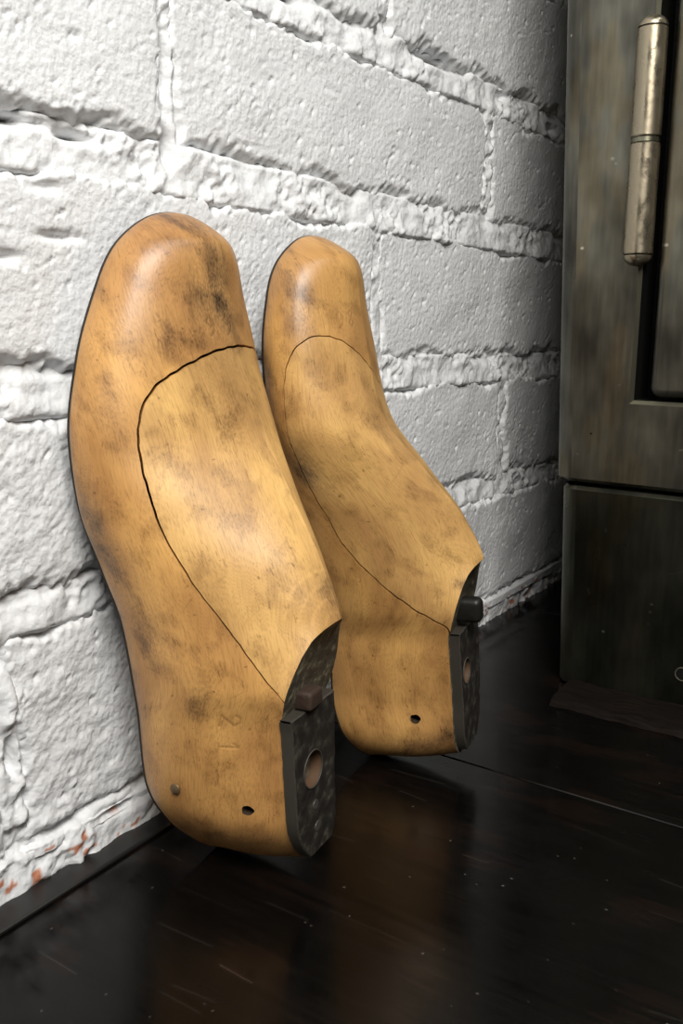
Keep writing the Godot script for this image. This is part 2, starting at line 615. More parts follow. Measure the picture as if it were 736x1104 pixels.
func wood_maps(s: int, stamps: Array, stains: Array, rings: Array) -> Array:
	var w := 720
	var h := 880
	var fibre := noise(s, 3)
	var broad := noise(s + 1, 3)
	var blot := noise(s + 2, 4)
	var spec := noise(s + 3, 2)
	var warp := noise(s + 4, 2)
	var col := PackedByteArray()
	col.resize(w * h * 3)
	var hei := PackedByteArray()
	hei.resize(w * h)
	var dark := PackedFloat32Array()
	dark.resize(w * h)
	var dent := PackedFloat32Array()
	dent.resize(w * h)
	# scratches and knocks
	rng.seed = s
	for k in 330:
		var x := rng.randf() * w
		var y := rng.randf() * h
		var long := rng.randf_range(3, 26) if k % 9 else rng.randf_range(30, 90)
		var an := (PI / 2 + rng.randfn(0, 0.12)) if k % 6 else rng.randf() * PI
		var am := rng.randf_range(0.02, 0.13) if k % 9 else rng.randf_range(0.02, 0.06)
		var wide := rng.randf_range(0.5, 1.1)
		draw_stroke(dark, w, h, Vector2(x, y), Vector2(x, y) + Vector2.from_angle(an) * long, wide, am)
	for k in 260:
		var p := Vector2(rng.randf() * w, rng.randf() * h)
		draw_stroke(dark, w, h, p, p + Vector2(rng.randfn(0, 1.5), rng.randfn(0, 1.5)), rng.randf_range(0.5, 1.3), rng.randf_range(0.08, 0.32))
	# short dark fibres and dirt specks, thick where the wood is grubby
	for k in 6500:
		var p := Vector2(rng.randf() * w, rng.randf() * h)
		var dd := blot.get_noise_2d((p.x / w - 0.5) * 260.0 * 0.05, p.y / h * 290.0 * 0.045)
		if dd + rng.randf_range(-0.25, 0.25) > 0.12:
			draw_stroke(dark, w, h, p, p + Vector2(rng.randfn(0, 0.8), rng.randf_range(1, 9) if k % 3 else rng.randf_range(0, 1.5)), rng.randf_range(0.4, 0.8), rng.randf_range(0.05, 0.20))
	for st in stamps:
		var at := Vector2((0.5 + st[1].y / 260.0) * w, st[1].x / 290.0 * h)
		var size: float = st[2]
		for l in STROKES[st[0]]:
			var pts := []
			for e in 2:
				var q := Vector2(l[2 * e] - 0.5, l[2 * e + 1] - 0.5) * Vector2(size * 0.62, size)
				q = q.rotated(st[3])
				pts.append(at + Vector2(q.x / 260.0 * w * st[4], q.y / 290.0 * h))
			draw_stroke(dark, w, h, pts[0], pts[1], 1.3, 0.11)
			draw_stroke(dent, w, h, pts[0], pts[1], 2.0, 0.9)
	for rg in rings:
		for k in rg[1]:
			var last := Vector2.ZERO
			for e in 15:
				var an := lerpf(rg[3], rg[4], e / 14.0)
				var q: Vector2 = rg[0] + Vector2(cos(an) * 1.0, sin(an)) * (rg[2] * (k + 1.0))
				var px := Vector2((0.5 + q.y / 260.0) * w, q.x / 290.0 * h)
				if e > 0:
					draw_stroke(dark, w, h, last, px, 2.2, -0.055)
				last = px
	for y in h:
		var a := y / float(h) * 290.0
		for x in w:
			var m := (x / float(w) - 0.5) * 260.0
			var k := y * w + x
			var bend := warp.get_noise_2d(m * 0.02, a * 0.008) * 4.5
			var g := fibre.get_noise_2d((m + bend) * 0.9, a * 0.035)
			var g2 := fibre.get_noise_2d((m + bend) * 2.2 + 50.0, a * 0.05)
			var b := broad.get_noise_2d(m * 0.022, a * 0.012)
			var d := blot.get_noise_2d(m * 0.05, a * 0.045)
			var sp := spec.get_noise_2d(m * 0.9, a * 0.42)
			var t := clampf(0.5 + 0.65 * b + 0.16 * g, 0.0, 1.0)
			# toe and heel browner, middle yellower
			t = clampf(t - 0.30 * sstep(205, 265, a) - 0.22 * (1.0 - sstep(30, 100, a)), 0.0, 1.0)
			var r := lerpf(0.68, 0.85, t)
			var gr := lerpf(0.54, 0.71, t)
			var bl := lerpf(0.36, 0.475, t)
			var shade := 1.0 - 0.10 * maxf(g, 0.0) - 0.17 * maxf(g2, 0.0)
			shade -= 0.13 * sstep(-0.1, 0.9, d)
			shade -= 0.11 * sstep(0.45, 0.70, sp) * sstep(-0.2, 0.5, d)
			var grey := 0.0
			for sn in stains:
				var q := Vector2((a - sn[0].x) / sn[1].x, (m - sn[0].y) / sn[1].y)
				var l2 := q.length_squared()
				if l2 < 4.0:
					var am: float = exp(-l2 * 1.2) * sn[2] * (0.75 + 0.7 * d + 0.5 * sp)
					shade -= am
					grey += am * sn[3]
			shade -= dark[k]
			shade = clampf(shade, 0.12, 1.15)
			var lum := (r + gr + bl) / 3.0 * 0.95
			grey = clampf(grey, 0.0, 0.8)
			col[3 * k] = int(clampf(lerpf(r, lum, grey) * pow(shade, 0.88), 0.0, 1.0) * 255.0)
			col[3 * k + 1] = int(clampf(lerpf(gr, lum, grey) * shade, 0.0, 1.0) * 255.0)
			col[3 * k + 2] = int(clampf(lerpf(bl, lum, grey) * pow(shade, 1.12), 0.0, 1.0) * 255.0)
			hei[k] = int(clampf(0.7 + 0.06 * g + 0.06 * g2 - 0.10 * sstep(0.45, 0.65, sp) - dent[k] * 0.5 - maxf(dark[k], 0.0) * 0.4, 0.0, 1.0) * 255.0)
	var ci := ImageTexture.create_from_image(Image.create_from_data(w, h, false, Image.FORMAT_RGB8, col))
	var hi := ImageTexture.create_from_image(Image.create_from_data(w, h, false, Image.FORMAT_L8, hei))
	return [ci, hi]

func draw_stroke(buf: PackedFloat32Array, w: int, h: int, p: Vector2, q: Vector2, wide: float, amount: float) -> void:
	var lo := p.min(q) - Vector2(wide, wide) * 1.5
	var hi := p.max(q) + Vector2(wide, wide) * 1.5
	var d := q - p
	var l2 := maxf(d.length_squared(), 1e-6)
	for y in range(maxi(int(lo.y), 0), mini(int(hi.y) + 1, h)):
		for x in range(maxi(int(lo.x), 0), mini(int(hi.x) + 1, w)):
			var c := Vector2(x, y)
			var s := clampf((c - p).dot(d) / l2, 0.0, 1.0)
			var dist := c.distance_to(p + d * s)
			var k := amount * clampf(1.4 - dist / wide, 0.0, 1.0)
			if absf(k) > absf(buf[y * w + x]):
				buf[y * w + x] = k

func picture(w: int, h: int, f: Callable) -> ImageTexture:
	var d := PackedByteArray()
	d.resize(w * h * 3)
	for y in h:
		for x in w:
			var c: Color = f.call(x, y)
			var k := 3 * (y * w + x)
			d[k] = int(clampf(c.r, 0, 1) * 255.0)
			d[k + 1] = int(clampf(c.g, 0, 1) * 255.0)
			d[k + 2] = int(clampf(c.b, 0, 1) * 255.0)
	return ImageTexture.create_from_image(Image.create_from_data(w, h, false, Image.FORMAT_RGB8, d))

func noise_height(size: int, s: int, freq: float, octaves: int) -> NoiseTexture2D:
	var n := FastNoiseLite.new()
	n.seed = s
	n.noise_type = FastNoiseLite.TYPE_SIMPLEX_SMOOTH
	n.frequency = freq
	n.fractal_octaves = octaves
	var t := NoiseTexture2D.new()
	t.width = size
	t.height = size
	t.seamless = true
	t.noise = n
	return t

# ---------------------------------------------------------------- the wall

# bed joints: height at x = 0.5 and slope; from the top down
const BEDS := [[0.4930, -0.010], [0.3955, -0.013], [0.3045, -0.016], [0.2085, -0.022], [0.1165, -0.028], [0.0150, -0.004]]
const BED_HALF := [0.0075, 0.0075, 0.0085, 0.0080, 0.0060, 0.0045]
const PERPENDS := [0.637, 0.493, 0.637, 0.491, 0.676, 0.535]
const PITCH := 0.320

var wn_big: FastNoiseLite
var wn_mid: FastNoiseLite
var wn_fine: FastNoiseLite
var wn_warp: FastNoiseLite
var wn_pit: FastNoiseLite

func bed(k: int, x: float) -> float:
	if k < 0:
		return 0.4930 + 0.095 * -k - 0.010 * (x - 0.5)
	return BEDS[k][0] + BEDS[k][1] * (clampf(x, 0.0, 1.0) - 0.5)

func bed_half(k: int) -> float:
	return 0.0075 if k < 0 else BED_HALF[k]

# soft cavities and lumps of the plastered paint at places of their own: x, y, reach x, reach y, depth
const MARKS := [[0.2040, 0.0890, 0.0050, 0.0110, -0.060], [0.2130, 0.1080, 0.002, 0.004, -0.010], [0.2165, 0.0640, 0.0018, 0.006, -0.010],
	[0.2420, 0.0225, 0.009, 0.0014, -0.008], [0.2700, 0.0165, 0.008, 0.0014, -0.008], [0.3176, 0.352, 0.0025, 0.010, -0.012],
	[0.236, 0.3165, 0.014, 0.002, -0.007], [0.268, 0.3140, 0.009, 0.0018, -0.007], [0.3186, 0.316, 0.003, 0.006, -0.009], [0.407, 0.4025, 0.010, 0.003, -0.014], [0.560, 0.402, 0.018, 0.0022, -0.011],
	[0.2480, 0.2930, 0.007, 0.002, -0.004], [0.2540, 0.2745, 0.010, 0.0016, -0.004], [0.2270, 0.2655, 0.008, 0.0020, -0.004], [0.6600, 0.399, 0.006, 0.003, -0.009], [0.748, 0.390, 0.008, 0.003, -0.008]]

var near_marks := []

func pick_marks(x0: float, x1: float, y0: float, y1: float) -> void:
	near_marks = MARKS.filter(func(m): return m[0] > x0 - 0.05 and m[0] < x1 + 0.05 and m[1] > y0 - 0.04 and m[1] < y1 + 0.04)

func marks(x: float, y: float) -> float:
	var z := 0.0
	for m in near_marks:
		var dx: float = (x - m[0]) / m[2]
		var dy: float = (y - m[1]) / m[3]
		var d := dx * dx + dy * dy
		if d < 6.0:
			z += m[4] * exp(-d)
	return z

func brick_bag(row: int, xl: float, xr: float, step: float, s: int) -> Bag:
	var b := Bag.new()
	var pad := 0.005
	var y0 := minf(bed(row, xl), bed(row, xr)) + bed_half(row) - pad
	var y1 := maxf(bed(row - 1, xl), bed(row - 1, xr)) - bed_half(row - 1) + pad
	y0 = maxf(y0, 0.0) if row < 6 else 0.0
	var x0 := xl - pad - 0.003
	var x1 := xr + pad + 0.003
	var nx := int((x1 - x0) / step) + 1
	var ny := int((y1 - y0) / step) + 1
	pick_marks(x0, x1, y0, y1)
	rng.seed = s
	var proud := rng.randf_range(-0.0012, 0.0012)
	var tx := rng.randf_range(-0.006, 0.006)
	var ty := rng.randf_range(-0.012, 0.012)
	var yc := (y0 + y1) / 2.0
	var xc := (x0 + x1) / 2.0
	var zs := PackedFloat32Array()
	for j in ny + 1:
		for i in nx + 1:
			var x := lerpf(x0, x1, float(i) / nx)
			var y := lerpf(y0, y1, float(j) / ny)
			var wx := x + 0.0034 * wn_warp.get_noise_3d(x * 26.0, y * 26.0, 0.0) + 0.0016 * wn_warp.get_noise_3d(x * 140.0, y * 140.0, 3.0)
			var wy := y + 0.0046 * wn_warp.get_noise_3d(x * 24.0, y * 24.0, 8.0) + 0.0020 * wn_warp.get_noise_3d(x * 130.0, y * 130.0, 5.0)
			var lean := -0.05 * (y - yc)
			var dl := wx - (xl + 0.0028 + lean)
			var dr := (xr - 0.0028 + lean) - wx
			var db := wy - (bed(row, x) + bed_half(row))
			var dt := (bed(row - 1, x) - bed_half(row - 1)) - wy
			if row == 5 and y < 0.02:
				db = 1.0
			var d := minf(minf(dl, dr), minf(db, dt))
			var e2 := minf(dl, dr)
			var e1 := minf(db, dt)
			if e1 < 0.005 and e2 < 0.005:
				d = 0.005 - Vector2(0.005 - e1, 0.005 - e2).length()
			# under edges crisp, upper edges smeared full with mortar
			var soft := 0.0045 if dt < db else 0.0075
			var on := sstep(-0.0030, soft, d)
			var big := wn_big.get_noise_2d(x * 11.0, y * 14.0)
			var mid := wn_mid.get_noise_2d(x * 55.0, y * 55.0)
			var fine := wn_fine.get_noise_2d(x * 230.0, y * 230.0)
			var rough := 0.6 + 0.7 * sstep(0.05, 0.45, wn_big.get_noise_2d(x * 7.0 + 40.0, y * 9.0)) + 1.9 * sstep(0.32, 0.21, x) * sstep(0.225, 0.19, y)
			var z := -0.0040 + proud + tx * (x - xc) * 0.3 + ty * (y - yc) * 0.3
			z += 0.0009 * big + 0.00030 * mid * rough + 0.00016 * fine * rough
			var pit := wn_pit.get_noise_2d(x * 70.0, y * 95.0)
			z -= 0.0010 * sstep(0.66, 0.85, pit)
			var crease := absf(wn_pit.get_noise_2d(x * 17.0 + 9.0, y * 26.0))
			z -= 0.0008 * sstep(0.035, 0.0, crease) * sstep(0.10, 0.4, wn_big.get_noise_2d(x * 15.0 + 7.0, y * 15.0 - 4.0))
			z -= 0.0085 * (1.0 - on)
			z += marks(x, y)
			zs.append(z)
			var c := Color(1, 1, 1)
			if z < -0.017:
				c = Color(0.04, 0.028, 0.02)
			var chip := wn_mid.get_noise_2d(x * 48.0 + 3.0, y * 70.0)
			if y < 0.016 and chip > 0.44:
				c = Color(0.66, 0.27, 0.15).lerp(Color(1, 1, 1), 1.0 - sstep(0.44, 0.47, chip))
			b.add(Vector3(x, y, z), Vector3(0, 0, 1), Vector2(x, y), c)
	finish_grid(b, nx, ny)
	return b

func finish_grid(b: Bag, nx: int, ny: int) -> void:
	for j in ny + 1:
		for i in nx + 1:
			var k := j * (nx + 1) + i
			var dx := b.v[j * (nx + 1) + mini(i + 1, nx)] - b.v[j * (nx + 1) + maxi(i - 1, 0)]
			var dy := b.v[mini(j + 1, ny) * (nx + 1) + i] - b.v[maxi(j - 1, 0) * (nx + 1) + i]
			b.n[k] = dx.cross(dy).normalized()
	for j in ny:
		for i in nx:
			var k := j * (nx + 1) + i
			b.t.append_array([k, k + nx + 1, k + nx + 2, k, k + nx + 2, k + 1])

func mortar_bag(x0: float, x1: float, y0: float, y1: float, step: float) -> Bag:
	var b := Bag.new()
	var nx := int((x1 - x0) / step)
	var ny := int((y1 - y0) / step)
	pick_marks(0.2, 0.8, 0.0, 0.6)
	for j in ny + 1:
		for i in nx + 1:
			var x := lerpf(x0, x1, float(i) / nx)
			var y := lerpf(y0, y1, float(j) / ny)
			var r := 0.0
			for k in range(-1, 6):
				var d := y - bed(k, x)
				if absf(d) < 0.016:
					r = d / bed_half(k)
			var lump := wn_mid.get_noise_2d(x * 75.0 + 11.0, y * 75.0)
			var lump2 := wn_fine.get_noise_2d(x * 210.0 - 3.0, y * 210.0)
			var lump3 := wn_big.get_noise_2d(x * 34.0 - 60.0, y * 40.0)
			var gate2 := sstep(-0.2, 0.5, wn_big.get_noise_2d(x * 16.0 - 21.0, y * 16.0))
			var gate := sstep(-0.25, 0.35, wn_big.get_noise_2d(x * 12.0 + 77.0, y * 5.0))
			var z := -0.0060 + 0.0017 * lump * (0.45 + 0.9 * gate2) + 0.0006 * lump2 * (0.4 + gate2) + 0.0012 * lump3 - 0.0026 * sstep(0.35, 1.0, r) * gate + 0.0014 * sstep(0.2, -1.0, r)
			z += 0.0016 * wn_big.get_noise_2d(x * 21.0 - 30.0, y * 21.0) + 1.3 * marks(x, y)
			# nothing of it stands up behind the middle of a brick
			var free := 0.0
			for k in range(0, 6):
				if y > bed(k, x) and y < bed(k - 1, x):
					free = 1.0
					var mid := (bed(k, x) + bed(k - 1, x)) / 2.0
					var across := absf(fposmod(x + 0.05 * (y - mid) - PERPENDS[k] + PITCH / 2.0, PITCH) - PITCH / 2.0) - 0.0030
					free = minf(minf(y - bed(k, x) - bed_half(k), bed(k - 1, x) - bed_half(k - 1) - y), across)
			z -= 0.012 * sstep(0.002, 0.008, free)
			var c := Color(1, 1, 1)
			var chip := wn_mid.get_noise_2d(x * 48.0 + 3.0, y * 70.0)
			if y < 0.018 and chip > 0.46:
				c = Color(0.66, 0.27, 0.15)
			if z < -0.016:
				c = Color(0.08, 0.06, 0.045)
			b.add(Vector3(x, y, z), Vector3(0, 0, 1), Vector2(x, y), c)
	finish_grid(b, nx, ny)
	return b

func build_wall(paint: Material) -> void:
	wn_big = noise(11, 2)
	wn_mid = noise(12, 3)
	wn_fine = noise(13, 2)
	wn_warp = noise(14, 1)
	wn_pit = noise(15, 2)
	var wall := base("wall_back")
	structure(wall)
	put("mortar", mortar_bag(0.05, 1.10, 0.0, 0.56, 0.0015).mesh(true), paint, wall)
	var id := 0
	for row in range(-0, 6):
		for k in range(-2, 3):
			var xr: float = PERPENDS[row] + PITCH * k
			var xl := xr - PITCH
			if xr < 0.06 or xl > 1.02:
				continue
			id += 1
			var seen := xr > 0.2 and xl < 0.86
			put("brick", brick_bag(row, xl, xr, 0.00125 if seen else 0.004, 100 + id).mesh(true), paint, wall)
	# the plain painted rest of the wall round the bricks
	var rest := Bag.new()
	for r in [[-1.3, 0.0, 0.06, 2.3], [1.02, 0.0, 1.7, 2.3], [0.06, 0.56, 1.02, 2.3]]:
		var z := -0.006
		rest.face(Vector3(r[0], r[1], z), Vector3(r[2], r[1], z), Vector3(r[2], r[3], z), Vector3(r[0], r[3], z), Vector3(0, 0, 1), Vector2(r[0], r[1]), Vector2(r[2], r[1]), Vector2(r[2], r[3]), Vector2(r[0], r[3]))
	put("painted_face", rest.mesh(true), paint, wall)
	put("masonry_core", chamfered(Vector3(-1.3, 0, -0.14), Vector3(1.7, 2.3, -0.04), 0.002), paint, wall)

# ---------------------------------------------------------------- everything

func std(c: Color, rough := 0.6, metal := 0.0) -> StandardMaterial3D:
	var m := StandardMaterial3D.new()
	m.albedo_color = c
	m.roughness = rough
	m.metallic = metal
	return m

func lamp_panel(called: String, at: Vector3, aim: Vector3, size: Vector2, energy: float, tint: Color, label: String) -> void:
	var o := base(called, at)
	tag(o, label, "lamp")
	var z := (at - aim).normalized()
	var x := Vector3.UP.cross(z)
	x = x.normalized() if x.length() > 0.01 else Vector3.RIGHT
	o.basis = Basis(x, z.cross(x), z)
	put("housing", chamfered(Vector3(-size.x / 2 - 0.02, -size.y / 2 - 0.02, 0.004), Vector3(size.x / 2 + 0.02, size.y / 2 + 0.02, 0.05), 0.004), std(Color(0.2, 0.2, 0.2)), o)
	var q := BoxMesh.new()
	q.size = Vector3(size.x, size.y, 0.004)
	var glow := std(Color(0.9, 0.9, 0.9))
	glow.emission_enabled = true
	glow.emission = tint
	glow.emission_energy_multiplier = 1.0
	put("diffuser", q, glow, o)
	var l := AreaLight3D.new()
	l.name = "light"
	l.area_size = size
	l.light_energy = energy
	l.light_color = tint
	l.shadow_enabled = true
	l.area_range = 6.0
	l.position = Vector3(0, 0, -0.006)
	o.add_child(l, true)

func _ready() -> void:
	# camera
	var yaw := deg_to_rad(34.6)
	var pitch := deg_to_rad(12.0)
	var roll := deg_to_rad(0.3)
	var fw := Vector3(cos(yaw) * cos(pitch), -sin(pitch), -sin(yaw) * cos(pitch))
	var rt := fw.cross(Vector3.UP).normalized()
	var up := rt.cross(fw)
	var rt2 := rt * cos(roll) + up * sin(roll)
	var up2 := up * cos(roll) - rt * sin(roll)
	var cam := Camera3D.new()
	cam.name = "camera"
	cam.fov = rad_to_deg(2.0 * atan(552.0 / 1006.0))
	cam.near = 0.01
	cam.far = 20.0
	add_child(cam)
	cam.transform = Transform3D(Basis(rt2, up2, -fw), Vector3(0, EYE_HEIGHT, EYE_OFF_WALL))
	cam.current = true
	# surroundings, exposure
	var we := WorldEnvironment.new()
	we.name = "surroundings"
	var env := Environment.new()
	env.background_mode = Environment.BG_COLOR
	env.background_color = Color(0.25, 0.25, 0.26)
	env.tonemap_mode = Environment.TONE_MAPPER_LINEAR
	env.tonemap_exposure = 1.22
	env.sdfgi_enabled = true
	env.ssao_enabled = true
	env.ssil_enabled = true
	we.environment = env
	add_child(we)
	# unseen key lamp placed for the shading, and a ceiling fill added
	lamp_panel("key_lamp", Vector3(-0.16, 0.88, 0.56), Vector3(0.35, 0.15, 0.0), Vector2(0.42, 0.42), 1.1, Color(1.0, 0.985, 0.96), "unseen square key lamp added up to the left of the shoe lasts")
	lamp_panel("ceiling_fill", Vector3(0.5, 2.2, 1.3), Vector3(0.5, 0.0, 1.25), Vector2(0.9, 0.5), 0.8, Color(0.95, 0.98, 1.0), "unseen broad fill lamp added above the floor in front of the wall")

	build_structure()
	build_cabinet()
	build_lasts()

func build_structure() -> void:
	var paint := std(Color(0.875, 0.88, 0.885), 0.62)
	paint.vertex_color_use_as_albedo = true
	paint.uv1_triplanar = true
	paint.uv1_world_triplanar = true
	paint.uv1_scale = Vector3(4, 4, 4)
	paint.heightmap_enabled = true
	paint.heightmap_texture = noise_height(1024, 5, 0.055, 4)
	paint.heightmap_scale = 0.05
	build_wall(paint)
	# floor of dark boards
	var grain := noise(31, 3)
	var cloud := noise(32, 3)
	var fleck := noise(33, 1)
	var size := 1024
	var streaks := PackedFloat32Array()
	streaks.resize(size * size)
	rng.seed = 77
	for k in 170:
		var p := Vector2(rng.randf() * size, rng.randf() * size)
		draw_stroke(streaks, size, size, p, p + Vector2(rng.randf_range(5, 60), rng.randfn(0, 3)), 0.9, rng.randf_range(0.02, 0.10))
	for k in 420:
		var p := Vector2(rng.randf() * size, rng.randf() * size)
		draw_stroke(streaks, size, size, p, p + Vector2(rng.randfn(0, 0.4), rng.randfn(0, 0.4)), rng.randf_range(0.5, 0.8), rng.randf_range(0.06, 0.40))
	var top := picture(size, size, func(x: int, y: int) -> Color:
		var g := grain.get_noise_2d(x * 0.004, y * 0.10)
		var c := cloud.get_noise_2d(x * 0.006, y * 0.010)
		var v := 0.032 + 0.007 * g + 0.008 * c
		var rust := sstep(0.25, 0.6, c + 0.3 * g)
		var s := streaks[y * size + x]
		return Color(v * 1.08 + 0.03 * rust + s, v * 0.93 + 0.012 * rust + s * 0.95, v * 0.84 + 0.005 * rust + s * 0.85))
	var gloss := picture(size, size, func(x: int, y: int) -> Color:
		var g := grain.get_noise_2d(x * 0.004 + 9.0, y * 0.16)
		var c := cloud.get_noise_2d(x * 0.010 + 5.0, y * 0.016)
		var v := 0.20 + 0.05 * g + 0.07 * c
		return Color(v, v, v))
	var boards := std(Color(1, 1, 1), 1.0)
	boards.albedo_texture = top
	boards.roughness_texture = gloss
	boards.roughness_texture_channel = BaseMaterial3D.TEXTURE_CHANNEL_GREEN
	boards.uv1_scale = Vector3(1.6, 1.6, 1.6)
	boards.metallic_specular = 0.36
	boards.heightmap_enabled = true
	boards.heightmap_texture = gloss
	boards.heightmap_scale = 0.015
	var floor_root := base("floor")
	structure(floor_root)
	put("subfloor", chamfered(Vector3(-1.4, -0.08, -0.14), Vector3(1.8, -0.019, 2.3), 0.001), std(Color(0.06, 0.05, 0.045), 0.8), floor_root)
	for k in range(-5, 5):
		var x1 := 0.436 + 0.28 * k
		put("plank", board(x1 - 0.28 + 0.0005, x1 - 0.0004, k), boards, floor_root)
	# a narrow strip set against the wall
	var strip := Bag.new()
	var xa := -0.4
	var xb := 0.305
	var za := 0.0158
	var zb := 0.0062
	var lo := 0.0004
	var hi := 0.0022
	var p := [Vector3(xa, hi, -0.006), Vector3(xb, hi, -0.006), Vector3(xb, hi, zb - 0.0008), Vector3(xa, hi, za + 0.010 - 0.0008)]
	strip.face(p[0], p[1], p[2], p[3], Vector3.UP, Vector2(0, 0), Vector2(0.7, 0), Vector2(0.7, 0.02), Vector2(0, 0.02))
	strip.face(p[3], p[2], p[2] + Vector3(0, -0.0007, 0.0008), p[3] + Vector3(0, -0.0007, 0.0008), Vector3(0, 1, 1))
	strip.face(p[3] + Vector3(0, -0.0007, 0.0008), p[2] + Vector3(0, -0.0007, 0.0008), Vector3(xb, lo, zb), Vector3(xa, lo, za + 0.010), Vector3(0, 0, 1))
	strip.face(p[1], p[2], Vector3(xb, lo, zb - 0.0008), Vector3(xb, lo, -0.006), Vector3(1, 0, 0))
	var t := put("trim_1", strip.mesh(), std(Color(0.10, 0.095, 0.09), 0.42))
	structure(t)
	# the rest of the room, out of the picture
	var dull := std(Color(0.42, 0.41, 0.40), 0.9)
	for s in [["wall_left", Vector3(-1.4, 0, -0.14), Vector3(-1.3, 2.3, 2.3)], ["wall_right", Vector3(1.7, 0, -0.14), Vector3(1.8, 2.3, 2.3)], ["wall_front", Vector3(-1.4, 0, 2.2), Vector3(1.8, 2.3, 2.3)], ["ceiling", Vector3(-1.4, 2.3, -0.14), Vector3(1.8, 2.4, 2.3)]]:
		structure(put(s[0], chamfered(s[1], s[2], 0.002), dull))

func board(x0: float, x1: float, k: int) -> ArrayMesh:
	var b := Bag.new()
	var c := 0.0005
	var z0 := -0.02
	var z1 := 2.2
	var off := Vector2(0.37 * k, 0.21 * k)
	var at := func(x: float, y: float, z: float) -> Vector3: return Vector3(x, y, z)
	var tx := func(x: float, z: float) -> Vector2: return Vector2(z, x) + off
	b.face(at.call(x0 + c, 0.0, z0), at.call(x1 - c, 0.0, z0), at.call(x1 - c, 0.0, z1), at.call(x0 + c, 0.0, z1), Vector3.UP, tx.call(x0, z0), tx.call(x1, z0), tx.call(x1, z1), tx.call(x0, z1))
	b.face(at.call(x0, -c, z0), at.call(x0 + c, 0.0, z0), at.call(x0 + c, 0.0, z1), at.call(x0, -c, z1), Vector3(-1, 1, 0), tx.call(x0, z0), tx.call(x0 + c, z0), tx.call(x0 + c, z1), tx.call(x0, z1))
	b.face(at.call(x1, -c, z0), at.call(x1 - c, 0.0, z0), at.call(x1 - c, 0.0, z1), at.call(x1, -c, z1), Vector3(1, 1, 0), tx.call(x1, z0), tx.call(x1 - c, z0), tx.call(x1 - c, z1), tx.call(x1, z1))
	b.face(at.call(x0, -c, z0), at.call(x0, -0.018, z0), at.call(x0, -0.018, z1), at.call(x0, -c, z1), Vector3(-1, 0, 0))
	b.face(at.call(x1, -c, z0), at.call(x1, -0.018, z0), at.call(x1, -0.018, z1), at.call(x1, -c, z1), Vector3(1, 0, 0))
	b.face(at.call(x0, -0.018, z0), at.call(x1, -0.018, z0), at.call(x1, -0.018, z1), at.call(x0, -0.018, z1), Vector3(0, -1, 0))
	b.face(at.call(x0, -0.018, z0), at.call(x1, -0.018, z0), at.call(x1, -c, z0), at.call(x0, -c, z0), Vector3(0, 0, -1))
	return b.mesh()

